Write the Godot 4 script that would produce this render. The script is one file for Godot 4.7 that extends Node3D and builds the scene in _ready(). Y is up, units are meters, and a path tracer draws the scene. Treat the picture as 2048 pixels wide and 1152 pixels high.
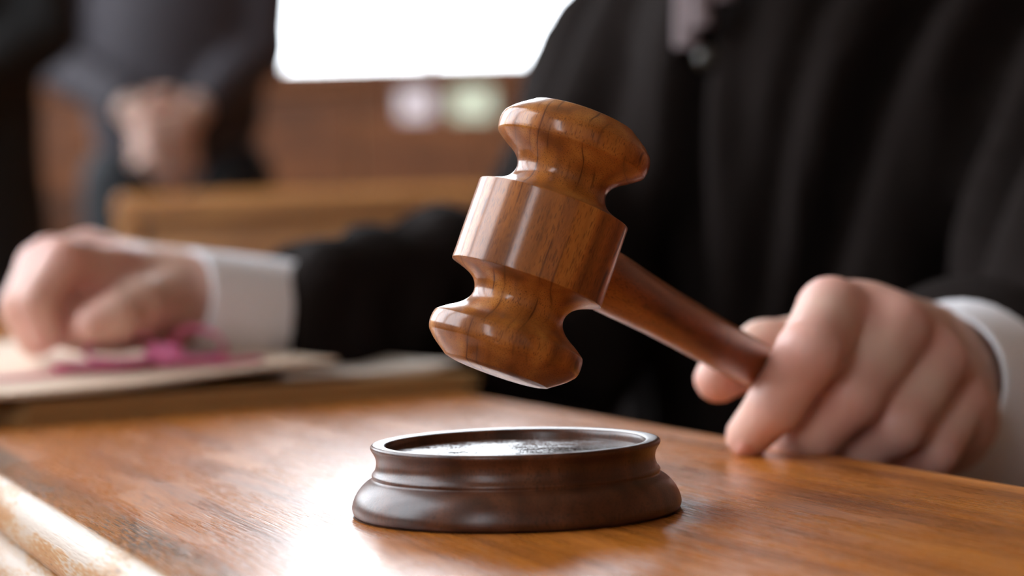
extends Node3D
# A gavel held over its sounding block on a judge's bench. Units are metres, y is up.

const F := 4200.0            # focal length in pixels of the 2048 x 1152 frame
const DY := 0.76             # height of the bench top
const CH := 0.075            # height of the lens above the bench top
const PX := 0.575 / 4200.0   # one pixel at the distance of the gavel head
var cam_basis: Basis
var cam_pos := Vector3(0, DY + CH, 0)
var L := Vector3.ZERO        # along the bench, away from the lens
var W := Vector3.ZERO        # across the bench, towards the judge
var O := Vector3.ZERO        # a point of the bench's worn edge, on the bench top
var M := {}
var used := {}

# ---------------------------------------------------------------- pixel helpers
func pix(x: float, y: float, depth: float) -> Vector3:
	return cam_pos + cam_basis * (Vector3((x - 1024.0) / F, -(y - 576.0) / F, -1.0) * depth)

func on_level(x: float, y: float, level: float) -> Vector3:
	var d := cam_basis * Vector3((x - 1024.0) / F, -(y - 576.0) / F, -1.0)
	return cam_pos + d * ((level - cam_pos.y) / d.y)

# ---------------------------------------------------------------- scene helpers
func numbered(called: String) -> String:
	var n: int = used.get(called, 0)
	used[called] = n + 1
	return called if n == 0 else "%s_%03d" % [called, n]

func thing(called: String, label: String, category: String, at := Vector3.ZERO, group := "") -> Node3D:
	var o := Node3D.new()
	o.name = numbered(called)
	add_child(o)
	o.position = at
	o.set_meta("label", label)
	o.set_meta("category", category)
	if group != "":
		o.set_meta("group", group)
	return o

func part(called: String, mesh: Mesh, m: Material, parent: Node, at := Vector3.ZERO) -> MeshInstance3D:
	var o := MeshInstance3D.new()
	o.name = called
	o.mesh = mesh
	o.material_override = m
	o.cast_shadow = GeometryInstance3D.SHADOW_CASTING_SETTING_ON
	o.position = at
	parent.add_child(o, true)
	return o

func single(called: String, mesh: Mesh, m: Material, label: String, category: String, group := "") -> MeshInstance3D:
	var o := part(numbered(called), mesh, m, self)
	o.set_meta("label", label)
	o.set_meta("category", category)
	if group != "":
		o.set_meta("group", group)
	return o

func struct(called: String, mesh: Mesh, m: Material, label: String, category: String) -> MeshInstance3D:
	var o := part(called, mesh, m, self)
	o.set_meta("kind", "structure")
	o.set_meta("label", label)
	o.set_meta("category", category)
	return o

# ---------------------------------------------------------------- mesh helpers
# A mesh in the making: vertices, normals, uvs, colours, triangles (counter-clockwise seen from outside; turned at the end)
func blank() -> Dictionary:
	return {"v": PackedVector3Array(), "n": PackedVector3Array(), "u": PackedVector2Array(), "c": PackedColorArray(), "i": PackedInt32Array()}

func finish(list: Array) -> ArrayMesh:
	var v := PackedVector3Array()
	var n := PackedVector3Array()
	var u := PackedVector2Array()
	var c := PackedColorArray()
	var ix := PackedInt32Array()
	var colored := false
	for d in list:
		if d.c.size() > 0:
			colored = true
	for d in list:
		var at := v.size()
		v.append_array(d.v)
		n.append_array(d.n)
		var uu: PackedVector2Array = d.u
		if uu.size() < d.v.size():
			uu.resize(d.v.size())
		u.append_array(uu)
		if colored:
			var cc: PackedColorArray = d.c
			if cc.size() < d.v.size():
				cc.resize(d.v.size())
				cc.fill(Color.WHITE)
			c.append_array(cc)
		var di: PackedInt32Array = d.i
		for t in range(0, di.size(), 3):
			ix.append(di[t] + at)
			ix.append(di[t + 2] + at)
			ix.append(di[t + 1] + at)
	var a := []
	a.resize(Mesh.ARRAY_MAX)
	a[Mesh.ARRAY_VERTEX] = v
	a[Mesh.ARRAY_NORMAL] = n
	a[Mesh.ARRAY_TEX_UV] = u
	if colored:
		a[Mesh.ARRAY_COLOR] = c
	a[Mesh.ARRAY_INDEX] = ix
	var m := ArrayMesh.new()
	m.add_surface_from_arrays(Mesh.PRIMITIVE_TRIANGLES, a)
	return m

func smooth_normals(d: Dictionary) -> void:
	var v: PackedVector3Array = d.v
	var ix: PackedInt32Array = d.i
	var n := PackedVector3Array()
	n.resize(v.size())
	for t in range(0, ix.size(), 3):
		var a := ix[t]
		var b := ix[t + 1]
		var c := ix[t + 2]
		var q := (v[b] - v[a]).cross(v[c] - v[a])
		n[a] += q
		n[b] += q
		n[c] += q
	for k in n.size():
		n[k] = n[k].normalized()
	d.n = n

# Rings of points joined into a skin. closed: each ring is a loop. Counter-clockwise rings seen from the first ring's outside, going along.
func loft(rings: Array, closed := true, cap0 := false, cap1 := false) -> Dictionary:
	var d := blank()
	var v := PackedVector3Array()
	var u := PackedVector2Array()
	var ix := PackedInt32Array()
	var m: int = rings[0].size()
	var cols := m + 1 if closed else m
	for r in rings.size():
		var ring: PackedVector3Array = rings[r]
		for c in cols:
			v.append(ring[c % m])
			u.append(Vector2(float(c) / (cols - 1), float(r) / maxi(1, rings.size() - 1)))
	for r in rings.size() - 1:
		for c in cols - 1:
			var a := r * cols + c
			var b := a + 1
			var e := a + cols
			var f := e + 1
			ix.append_array(PackedInt32Array([a, b, f, a, f, e]))
	d.v = v
	d.i = ix
	smooth_normals(d)
	if closed:
		var n: PackedVector3Array = d.n
		for r in rings.size():
			var s := (n[r * cols] + n[r * cols + m]).normalized()
			n[r * cols] = s
			n[r * cols + m] = s
		d.n = n
	d.u = u
	for end in [0, 1]:
		if (end == 0 and cap0) or (end == 1 and cap1):
			var ring: PackedVector3Array = rings[0] if end == 0 else rings[-1]
			var mid := Vector3.ZERO
			for p in ring:
				mid += p
			mid /= m
			var q := (ring[1] - ring[0]).cross(ring[m / 3 + 1] - ring[0]).normalized()
			if end == 0:
				q = -q
			var vv: PackedVector3Array = d.v
			var nn: PackedVector3Array = d.n
			var uu: PackedVector2Array = d.u
			var ii: PackedInt32Array = d.i
			var at := vv.size()
			vv.append(mid)
			nn.append(q)
			uu.append(Vector2(0.5, 0.5))
			for p in ring:
				vv.append(p)
				nn.append(q)
				uu.append(Vector2(0.5, 0.5))
			for c in m:
				if end == 0:
					ii.append_array(PackedInt32Array([at, at + 1 + (c + 1) % m, at + 1 + c]))
				else:
					ii.append_array(PackedInt32Array([at, at + 1 + c, at + 1 + (c + 1) % m]))
			d.v = vv
			d.n = nn
			d.u = uu
			d.i = ii
	return d

func circle(at: Vector3, x: Vector3, y: Vector3, rx: float, ry: float, seg: int) -> PackedVector3Array:
	var r := PackedVector3Array()
	for k in seg:
		var a := TAU * k / seg
		r.append(at + x * (cos(a) * rx) + y * (sin(a) * ry))
	return r

# profile: Vector2(radius, height), from the bottom up; the skin looks outwards
func lathe(profile: PackedVector2Array, seg: int) -> Dictionary:
	var rings := []
	for p in profile:
		rings.append(circle(Vector3(0, p.y, 0), Vector3(0, 0, 1), Vector3(1, 0, 0), maxf(p.x, 0.00001), maxf(p.x, 0.00001), seg))
	return loft(rings)

func spline(points: Array, steps: int) -> PackedVector2Array:
	var out := PackedVector2Array()
	for k in points.size() - 1:
		var a: Vector2 = points[maxi(k - 1, 0)]
		var b: Vector2 = points[k]
		var c: Vector2 = points[k + 1]
		var e: Vector2 = points[mini(k + 2, points.size() - 1)]
		for s in steps:
			out.append(b.cubic_interpolate(c, a, e, float(s) / steps))
	out.append(points[-1])
	return out

func tube(path: Array, radii: Array, seg := 12, caps := true) -> Dictionary:
	var rings := []
	var x := Vector3.ZERO
	for k in path.size():
		var t: Vector3 = (path[mini(k + 1, path.size() - 1)] - path[maxi(k - 1, 0)]).normalized()
		if k == 0:
			x = t.cross(Vector3.UP if absf(t.y) < 0.9 else Vector3.RIGHT).normalized()
		else:
			x = (x - t * x.dot(t)).normalized()
		var y := t.cross(x)
		rings.append(circle(path[k], x, y, radii[k], radii[k], seg))
	return loft(rings, true, caps, caps)

func bezier_path(points: Array, steps: int) -> Array:
	var out := []
	for k in points.size() - 1:
		var a: Vector3 = points[maxi(k - 1, 0)]
		var b: Vector3 = points[k]
		var c: Vector3 = points[k + 1]
		var e: Vector3 = points[mini(k + 2, points.size() - 1)]
		for s in steps:
			out.append(b.cubic_interpolate(c, a, e, float(s) / steps))
	out.append(points[-1])
	return out

# a box with chamfered edges between two corners, in the axes x, y, z from origin
func bar(at: Vector3, size: Vector3, ch := 0.004, bx := Vector3.RIGHT, by := Vector3.UP, bz := Vector3.BACK) -> Dictionary:
	var d := blank()
	var h := size / 2.0
	ch = minf(ch, minf(h.x, minf(h.y, h.z)) * 0.9)
	var i := h - Vector3.ONE * ch
	var faces := []
	for s in [-1.0, 1.0]:
		faces.append([Vector3(s * h.x, -i.y, -i.z), Vector3(s * h.x, i.y, -i.z), Vector3(s * h.x, i.y, i.z), Vector3(s * h.x, -i.y, i.z)])
		faces.append([Vector3(-i.x, s * h.y, -i.z), Vector3(-i.x, s * h.y, i.z), Vector3(i.x, s * h.y, i.z), Vector3(i.x, s * h.y, -i.z)])
		faces.append([Vector3(-i.x, -i.y, s * h.z), Vector3(i.x, -i.y, s * h.z), Vector3(i.x, i.y, s * h.z), Vector3(-i.x, i.y, s * h.z)])
		for t in [-1.0, 1.0]:
			faces.append([Vector3(s * h.x, t * i.y, -i.z), Vector3(s * h.x, t * i.y, i.z), Vector3(s * i.x, t * h.y, i.z), Vector3(s * i.x, t * h.y, -i.z)])
			faces.append([Vector3(s * h.x, -i.y, t * i.z), Vector3(s * i.x, -i.y, t * h.z), Vector3(s * i.x, i.y, t * h.z), Vector3(s * h.x, i.y, t * i.z)])
			faces.append([Vector3(-i.x, s * h.y, t * i.z), Vector3(i.x, s * h.y, t * i.z), Vector3(i.x, s * i.y, t * h.z), Vector3(-i.x, s * i.y, t * h.z)])
			for w in [-1.0, 1.0]:
				faces.append([Vector3(s * h.x, t * i.y, w * i.z), Vector3(s * i.x, t * h.y, w * i.z), Vector3(s * i.x, t * i.y, w * h.z)])
	var v := PackedVector3Array()
	var n := PackedVector3Array()
	var u := PackedVector2Array()
	var ix := PackedInt32Array()
	for f in faces:
		var mid := Vector3.ZERO
		for p in f:
			mid += p
		var q: Vector3 = (f[1] - f[0]).cross(f[2] - f[0]).normalized()
		if q.dot(mid) < 0:
			f.reverse()
			q = -q
		var base := v.size()
		for p in f:
			v.append(at + bx * p.x + by * p.y + bz * p.z)
			n.append(bx * q.x + by * q.y + bz * q.z)
			u.append(Vector2(p.x + p.z, p.y + p.z * 0.37))
		for k in range(1, f.size() - 1):
			ix.append_array(PackedInt32Array([base, base + k, base + k + 1]))
	d.v = v
	d.n = n
	d.u = u
	d.i = ix
	return d

func span(a: Vector3, b: Vector3, ch := 0.004) -> Dictionary:
	return bar((a + b) / 2.0, (b - a).abs(), ch)

# a profile (across, up) drawn along L over [from, to]; uv.x metres along, uv.y metres round the profile
func extrude_along(profile: PackedVector2Array, from: float, to: float, step: float, origin: Vector3) -> Dictionary:
	var rings := []
	var n := maxi(1, int((to - from) / step))
	for k in n + 1:
		var ring := PackedVector3Array()
		var at := origin + L * lerpf(from, to, float(k) / n)
		for p in profile:
			ring.append(at + W * p.x + Vector3.UP * p.y)
		rings.append(ring)
	var d := loft(rings, false)
	var u := PackedVector2Array()
	for k in n + 1:
		var s := 0.0
		for j in profile.size():
			if j > 0:
				s += profile[j].distance_to(profile[j - 1])
			u.append(Vector2(lerpf(from, to, float(k) / n), s))
	d.u = u
	return d

# ---------------------------------------------------------------- bodies: tapered capsules joined by a smooth minimum, meshed as surface nets
# bone: [a, b, radius a, radius b, blend, squash axis (optional), squash factor]
func field_mesh(bones: Array, cell: float, col = null, disp = null) -> Dictionary:
	var lo := Vector3.ONE * 1e9
	var hi := -lo
	for b in bones:
		var r: float = maxf(b[2], b[3]) + cell * 3.0
		lo = lo.min(b[0] - Vector3.ONE * r).min(b[1] - Vector3.ONE * r)
		hi = hi.max(b[0] + Vector3.ONE * r).max(b[1] + Vector3.ONE * r)
	var nx := int((hi.x - lo.x) / cell) + 2
	var ny := int((hi.y - lo.y) / cell) + 2
	var nz := int((hi.z - lo.z) / cell) + 2
	var f := PackedFloat32Array()
	f.resize(nx * ny * nz)
	f.fill(1.0)
	var sxy := nx * ny
	for b in bones:
		var a: Vector3 = b[0]
		var ab: Vector3 = b[1] - b[0]
		var ll := maxf(ab.length_squared(), 1e-9)
		var ra: float = b[2]
		var rb: float = b[3]
		var kk: float = maxf(b[4], 1e-5)
		var squashed: bool = b.size() > 5
		var sn: Vector3 = b[5] if squashed else Vector3.UP
		var sf: float = b[6] - 1.0 if squashed else 0.0
		var reach: float = maxf(ra, rb) + kk + cell * 2.0
		var p0: Vector3 = ((a.min(b[1]) - Vector3.ONE * reach - lo) / cell).floor()
		var p1: Vector3 = ((a.max(b[1]) + Vector3.ONE * reach - lo) / cell).ceil()
		var x0 := maxi(int(p0.x), 0)
		var x1 := mini(int(p1.x), nx - 1)
		for z in range(maxi(int(p0.z), 0), mini(int(p1.z), nz - 1) + 1):
			for y in range(maxi(int(p0.y), 0), mini(int(p1.y), ny - 1) + 1):
				var at := z * sxy + y * nx
				var py := lo + Vector3(0, y * cell, z * cell)
				for x in range(x0, x1 + 1):
					var p := py
					p.x += x * cell
					var q := p - a
					var t := clampf(q.dot(ab) / ll, 0.0, 1.0)
					q -= ab * t
					if squashed:
						q += sn * (q.dot(sn) * sf)
					var dd := q.length() - (ra + (rb - ra) * t)
					var g := f[at + x]
					var h := kk - absf(g - dd)
					f[at + x] = (minf(g, dd) - h * h * 0.25 / kk) if h > 0.0 else minf(g, dd)
	var idx := PackedInt32Array()
	idx.resize(nx * ny * nz)
	idx.fill(-1)
	var v := PackedVector3Array()
	var offs := [0, 1, nx, nx + 1, sxy, sxy + 1, sxy + nx, sxy + nx + 1]
	var cx := [0, 1, 0, 1, 0, 1, 0, 1]
	var cy := [0, 0, 1, 1, 0, 0, 1, 1]
	var cz := [0, 0, 0, 0, 1, 1, 1, 1]
	var edges := [0, 1, 0, 2, 0, 4, 1, 3, 1, 5, 2, 3, 2, 6, 3, 7, 4, 5, 4, 6, 5, 7, 6, 7]
	var lim := cell * 1.9
	for z in nz - 1:
		for y in ny - 1:
			var row := z * sxy + y * nx
			for x in nx - 1:
				var at := row + x
				var f0 := f[at]
				if f0 > lim or f0 < -lim:
					continue
				var inside := 0
				for k in 8:
					if f[at + offs[k]] < 0.0:
						inside += 1
				if inside == 0 or inside == 8:
					continue
				var sum := Vector3.ZERO
				var cnt := 0
				for e in range(0, 24, 2):
					var e0: int = edges[e]
					var e1: int = edges[e + 1]
					var g0 := f[at + offs[e0]]
					var g1 := f[at + offs[e1]]
					if (g0 < 0.0) != (g1 < 0.0):
						var t := g0 / (g0 - g1)
						sum += Vector3(lerpf(cx[e0], cx[e1], t), lerpf(cy[e0], cy[e1], t), lerpf(cz[e0], cz[e1], t))
						cnt += 1
				idx[at] = v.size()
				v.append(lo + (Vector3(x, y, z) + sum / cnt) * cell)
	var ix := PackedInt32Array()
	var back := [[nx, sxy], [sxy, 1], [1, nx]]
	for z in range(1, nz - 1):
		for y in range(1, ny - 1):
			var row := z * sxy + y * nx
			for x in range(1, nx - 1):
				var at := row + x
				if idx[at] < 0:
					continue
				var s0 := f[at] < 0.0
				for ax in 3:
					var step: int = 1 if ax == 0 else (nx if ax == 1 else sxy)
					if s0 == (f[at + step] < 0.0):
						continue
					var o1: int = back[ax][0]
					var o2: int = back[ax][1]
					var a := idx[at]
					var b2 := idx[at - o1]
					var c := idx[at - o1 - o2]
					var e := idx[at - o2]
					if a < 0 or b2 < 0 or c < 0 or e < 0:
						continue
					if s0:
						ix.append_array(PackedInt32Array([a, b2, c, a, c, e]))
					else:
						ix.append_array(PackedInt32Array([a, c, b2, a, e, c]))
	var d := blank()
	d.v = v
	d.i = ix
	smooth_normals(d)
	if disp != null:
		for k in v.size():
			v[k] += disp.call(v[k], d.n[k])
		d.v = v
		smooth_normals(d)
	if col != null:
		var c := PackedColorArray()
		for k in v.size():
			c.append(col.call(v[k], d.n[k]))
		d.c = c
	return d

func chain(points: Array, radii: Array, k: float) -> Array:
	var out := []
	for j in points.size() - 1:
		out.append([points[j], points[j + 1], radii[j], radii[j + 1], k])
	return out

# ---------------------------------------------------------------- textures
func noise_bytes(w: int, h: int, sw: int, sh: int, freq: float, sd: int, oct := 3) -> PackedByteArray:
	var n := FastNoiseLite.new()
	n.seed = sd
	n.frequency = freq
	n.noise_type = FastNoiseLite.TYPE_SIMPLEX_SMOOTH
	n.fractal_octaves = oct
	var im := n.get_image(sw, sh)
	im.convert(Image.FORMAT_L8)
	im.resize(w, h, Image.INTERPOLATE_CUBIC)
	return im.get_data()

func tex(w: int, h: int, data: PackedByteArray, format := Image.FORMAT_RGB8) -> ImageTexture:
	var im := Image.create_from_data(w, h, false, format, data)
	return ImageTexture.create_from_image(im)

# Straight-grained wood, grain along the texture's x. Returns [albedo, height]
func wood_tex(w: int, h: int, sd: int, light: Color, mid: Color, dark: Color, line: float, pores: float, stretch: int) -> Array:
	var broad := noise_bytes(w, h, maxi(8, w / (stretch * 4)), maxi(8, h / 4), 0.035, sd, 3)
	var lines := noise_bytes(w, h, maxi(8, w / stretch), h, 0.05, sd + 1, 3)
	var fibre := noise_bytes(w, h, maxi(8, w / stretch * 2), h, 0.35, sd + 2, 2)
	var pore := noise_bytes(w, h, maxi(8, w / 12), h, 0.22, sd + 3, 2)
	var col := PackedByteArray()
	col.resize(w * h * 3)
	var hgt := PackedByteArray()
	hgt.resize(w * h)
	for k in w * h:
		var b := broad[k] / 255.0
		var l := lines[k] / 255.0
		var fb := fibre[k] / 255.0
		var po := clampf((pore[k] / 255.0 - 0.62) * 5.0, 0.0, 1.0) * pores
		var t := clampf(0.5 + (b - 0.5) * 0.9 + (l - 0.5) * line + (fb - 0.5) * 0.35, 0.0, 1.0)
		var c := mid.lerp(light, (t - 0.5) * 2.0) if t > 0.5 else dark.lerp(mid, t * 2.0)
		c = c.lerp(dark, po * 0.8)
		col[k * 3] = int(c.r * 255.0)
		col[k * 3 + 1] = int(c.g * 255.0)
		col[k * 3 + 2] = int(c.b * 255.0)
		hgt[k] = int(clampf(0.62 + (fb - 0.5) * 0.3 + (l - 0.5) * 0.25 - po * 0.5, 0.0, 1.0) * 255.0)
	return [tex(w, h, col), tex(w, h, hgt, Image.FORMAT_L8)]

func mat(c: Color, rough := 0.6, metal := 0.0) -> StandardMaterial3D:
	var m := StandardMaterial3D.new()
	m.albedo_color = c
	m.roughness = rough
	m.metallic = metal
	return m

func colored(rough: float) -> StandardMaterial3D:
	var m := mat(Color.WHITE, rough)
	m.vertex_color_use_as_albedo = true
	return m

# ---------------------------------------------------------------- materials
func make_materials() -> void:
	var oak := wood_tex(512, 512, 11, Color(0.80, 0.58, 0.34), Color(0.72, 0.49, 0.26), Color(0.52, 0.32, 0.15), 0.6, 0.4, 8)
	M.pew = mat(Color(1, 1, 1), 0.35)
	M.pew.albedo_texture = oak[0]
	M.pew.uv1_triplanar = true
	M.pew.uv1_scale = Vector3(1.3, 1.3, 1.3)
	var brown := wood_tex(512, 512, 21, Color(0.48, 0.28, 0.11), Color(0.42, 0.23, 0.085), Color(0.28, 0.15, 0.05), 0.6, 0.4, 8)
	M.panel = mat(Color.WHITE, 0.75)
	M.panel.albedo_texture = brown[0]
	M.panel.uv1_triplanar = true
	M.panel.uv1_scale = Vector3(0.8, 0.8, 0.8)
	M.plaster = mat(Color(0.80, 0.77, 0.70), 0.9)
	M.ceiling = mat(Color(0.86, 0.85, 0.82), 0.95)
	var fl := wood_tex(512, 512, 31, Color(0.42, 0.27, 0.15), Color(0.34, 0.2, 0.11), Color(0.2, 0.12, 0.06), 0.5, 0.5, 8)
	M.floor = mat(Color.WHITE, 0.45)
	M.floor.albedo_texture = fl[0]
	M.floor.uv1_triplanar = true
	M.frame = mat(Color(0.42, 0.25, 0.14), 0.45)
	M.glass = mat(Color(1, 1, 1, 0.04), 0.02)
	M.glass.transparency = BaseMaterial3D.TRANSPARENCY_ALPHA
	M.skin = colored(0.48)
	M.skin.subsurf_scatter_enabled = true
	M.skin.subsurf_scatter_strength = 0.12
	M.nail = mat(Color(0.84, 0.62, 0.56), 0.28)
	M.robe = mat(Color(0.11, 0.088, 0.08), 0.9)
	M.robe.metallic_specular = 0.15
	M.suit = mat(Color(0.235, 0.215, 0.235), 0.8)
	M.black_cloth = mat(Color(0.05, 0.048, 0.05), 0.85)
	M.trousers = mat(Color(0.06, 0.06, 0.075), 0.85)
	M.shirt = mat(Color(0.95, 0.94, 0.95), 0.75)
	M.leather = mat(Color(0.05, 0.04, 0.035), 0.35)
	M.hair = mat(Color(0.16, 0.11, 0.08), 0.6)
	M.jabot = mat(Color(0.38, 0.31, 0.31), 0.7)
	M.button = mat(Color(0.20, 0.17, 0.13), 0.3)
	M.manila = mat(Color(0.72, 0.55, 0.34), 0.7)
	M.manila_pages = mat(Color(0.68, 0.51, 0.31), 0.85)
	M.cream = mat(Color(0.86, 0.77, 0.68), 0.65)
	M.paper = mat(Color(0.86, 0.81, 0.76), 0.75)
	M.ribbon = mat(Color(0.92, 0.52, 0.70), 0.6)
	M.tape = mat(Color(0.80, 0.50, 0.52), 0.6)
	M.card_lilac = mat(Color(0.93, 0.88, 0.89), 0.7)
	M.card_green = mat(Color(0.90, 0.93, 0.82), 0.7)
	M.brass = mat(Color(0.6, 0.45, 0.25), 0.35, 0.9)
	M.leaf = mat(Color(0.22, 0.38, 0.14), 0.7)
	M.grass = mat(Color(0.3, 0.4, 0.18), 0.95)

# Solid wood seen on a turned shape: the texture is looked up round (x) and along the profile (y); the grain runs along the turning axis.
func turned_tex(profile: PackedVector2Array, w: int, h: int, sd: int, light: Color, mid: Color, dark: Color, streak: float, gap := 3.2) -> Array:
	var n1 := FastNoiseLite.new()
	n1.seed = sd
	n1.noise_type = FastNoiseLite.TYPE_SIMPLEX_SMOOTH
	n1.frequency = 1.0
	n1.fractal_octaves = 2
	var n2 := FastNoiseLite.new()
	n2.seed = sd + 7
	n2.noise_type = FastNoiseLite.TYPE_SIMPLEX
	n2.frequency = 1.0
	n2.fractal_type = FastNoiseLite.FRACTAL_NONE
	var col := PackedByteArray()
	col.resize(w * h * 3)
	var hgt := PackedByteArray()
	hgt.resize(w * h)
	for j in h:
		var s := (j + 0.5) / h * (profile.size() - 1)
		var k := mini(int(s), profile.size() - 2)
		var p := profile[k].lerp(profile[k + 1], s - k) * 1000.0
		for i in w:
			var a := TAU * (i + 0.5) / w
			var x := p.x * sin(a)
			var z := p.x * cos(a)
			var warp := n1.get_noise_3d(x * 0.05, p.y * 0.02 + 40.0, z * 0.05) * 3.0
			var broad := n1.get_noise_3d((x + warp) * 0.09, p.y * 0.012, z * 0.09)
			var ring := (x + warp * 0.45 + z * 0.25) / gap + 100.0
			var rk := floorf(ring)
			var off := absf(ring - rk - 0.5 - 0.3 * sin(rk * 12.9898))
			var lm := n2.get_noise_3d(x * 0.2 + 5.0, p.y * 0.07, z * 0.2)
			var fibre := n2.get_noise_3d(x * 2.6, p.y * 0.22, z * 2.6)
			var dash := n2.get_noise_3d(rk * 7.3, p.y * 0.10, rk * 3.1)
			var dk := clampf(1.0 - off * gap / (0.34 + 0.2 * lm), 0.0, 1.0) * clampf(0.55 + dash * 1.5, 0.0, 1.0) * streak * (0.6 + 0.4 * sin(rk * 4.7))
			dk = maxf(dk, 0.16 * clampf(1.0 - off * gap / 1.2, 0.0, 1.0) * streak * clampf(0.6 + dash, 0.0, 1.0))
			var pore := clampf((fibre - 0.38) * 3.5, 0.0, 1.0) * 0.55
			var t := clampf(0.5 + broad * 0.65 + fibre * 0.12, 0.0, 1.0)
			var c := mid.lerp(light, (t - 0.5) * 2.0) if t > 0.5 else dark.lerp(mid, 0.45 + t * 1.1)
			c = c.lerp(dark, maxf(dk, pore))
			var at := j * w + i
			col[at * 3] = int(c.r * 255.0)
			col[at * 3 + 1] = int(c.g * 255.0)
			col[at * 3 + 2] = int(c.b * 255.0)
			hgt[at] = int(clampf(0.6 + fibre * 0.2 - dk * 0.3 - pore * 0.3, 0.0, 1.0) * 255.0)
	return [tex(w, h, col), tex(w, h, hgt, Image.FORMAT_L8)]

# ---------------------------------------------------------------- the room
const ZB := -10.0
func build_room() -> void:
	var x0 := -3.2
	var x1 := 3.6
	var z0 := ZB
	var z1 := 4.2
	var top := 6.2
	var th := 0.2
	var sill := pix(780, 138, -ZB).y
	var head := 5.8
	struct("floor", finish([span(Vector3(x0 - th, -0.1, z0 - th), Vector3(x1 + th, 0, z1 + th))]), M.floor, "brown wooden floor of the courtroom", "floor")
	struct("ceiling", finish([span(Vector3(x0 - th, top, z0 - th), Vector3(x1 + th, top + 0.1, z1 + th))]), M.ceiling, "pale plaster ceiling of the courtroom", "ceiling")
	# far wall with one wide window
	var wl := -1.24
	var wr := 0.62
	struct("wall_back", finish([
		span(Vector3(x0 - th, sill - 0.02, z0 - th), Vector3(wl, top, z0)), span(Vector3(wr, sill - 0.02, z0 - th), Vector3(x1 + th, top, z0)),
		span(Vector3(wl, head, z0 - th), Vector3(wr, top, z0)), span(Vector3(x0 - th, 0, z0 - th), Vector3(x1 + th, sill - 0.02, z0))]), M.plaster, "pale plastered wall around the wide bright window", "wall")
	var pn := struct("trim_1", finish([span(Vector3(x0, sill - 0.1, z0), Vector3(x1, sill - 0.02, z0 + 0.05), 0.01)]), M.panel, "dark brown wood panelling under the bright window", "panelling")
	var px := x0
	while px < x1 - 0.01:
		part("panel", finish([span(Vector3(px + 0.004, 0.0, z0), Vector3(minf(px + 0.62, x1) - 0.004, sill - 0.104, z0 + 0.03), 0.008)]), M.panel, pn)
		px += 0.62
	for q in [[x0, wl], [wr, x1]]:
		var seg_n := int(ceil((q[1] - q[0]) / 0.75))
		for k in seg_n:
			part("panel", finish([span(Vector3(lerpf(q[0], q[1], float(k) / seg_n) + 0.004, sill - 0.015, z0), Vector3(lerpf(q[0], q[1], float(k + 1) / seg_n) - 0.004, 4.6, z0 + 0.03), 0.008)]), M.panel, pn)
	window("window_1", Vector3(wl, sill, z0 - 0.12), Vector3.RIGHT, wr - wl, head - sill, [0.877], "wide bright window above the brown panelling")
	# wall with tall windows, whose light falls on the hands and the gavel
	var spots := [-9.0, -6.9, -4.8, -2.7, -0.6]
	var parts := []
	var hw := 0.93
	var at := z0 - th
	for s in spots:
		parts.append(span(Vector3(x0 - th, 0, at), Vector3(x0, top, s - hw)))
		parts.append(span(Vector3(x0 - th, 0, s - hw), Vector3(x0, 1.4, s + hw)))
		parts.append(span(Vector3(x0 - th, 5.6, s - hw), Vector3(x0, top, s + hw)))
		at = s + hw
	parts.append(span(Vector3(x0 - th, 0, at), Vector3(x0, top, z1 + th)))
	struct("wall_left", finish(parts), M.plaster, "pale plastered wall with tall windows beside the bench", "wall")
	for k in spots.size():
		window("window_%d" % (k + 2), Vector3(x0 - 0.12, 1.4, spots[k] + hw), Vector3.FORWARD, hw * 2.0, 4.2, [hw * 1.3], "tall window in the plastered side wall")
	struct("wall_right", finish([span(Vector3(x1, 0, z0 - th), Vector3(x1 + th, top, z1 + th))]), M.panel, "dark panelled wall behind the judge", "wall")
	for k in 1:
		window("window_%d" % (9 + k), Vector3(-1.9, 1.2, z1 + 0.12), Vector3.LEFT, 1.1, 4.2, [0.55], "window in the plastered wall opposite the wide window")
	struct("wall_front", finish([span(Vector3(x0 - th, 0, z1), Vector3(-3.0, top, z1 + th)), span(Vector3(-1.9, 0, z1), Vector3(x1 + th, top, z1 + th)),
		span(Vector3(-3.0, 0, z1), Vector3(-1.9, 1.2, z1 + th)), span(Vector3(-3.0, 5.4, z1), Vector3(-1.9, top, z1 + th))]), M.plaster, "pale plastered wall facing the bright window", "wall")

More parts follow.
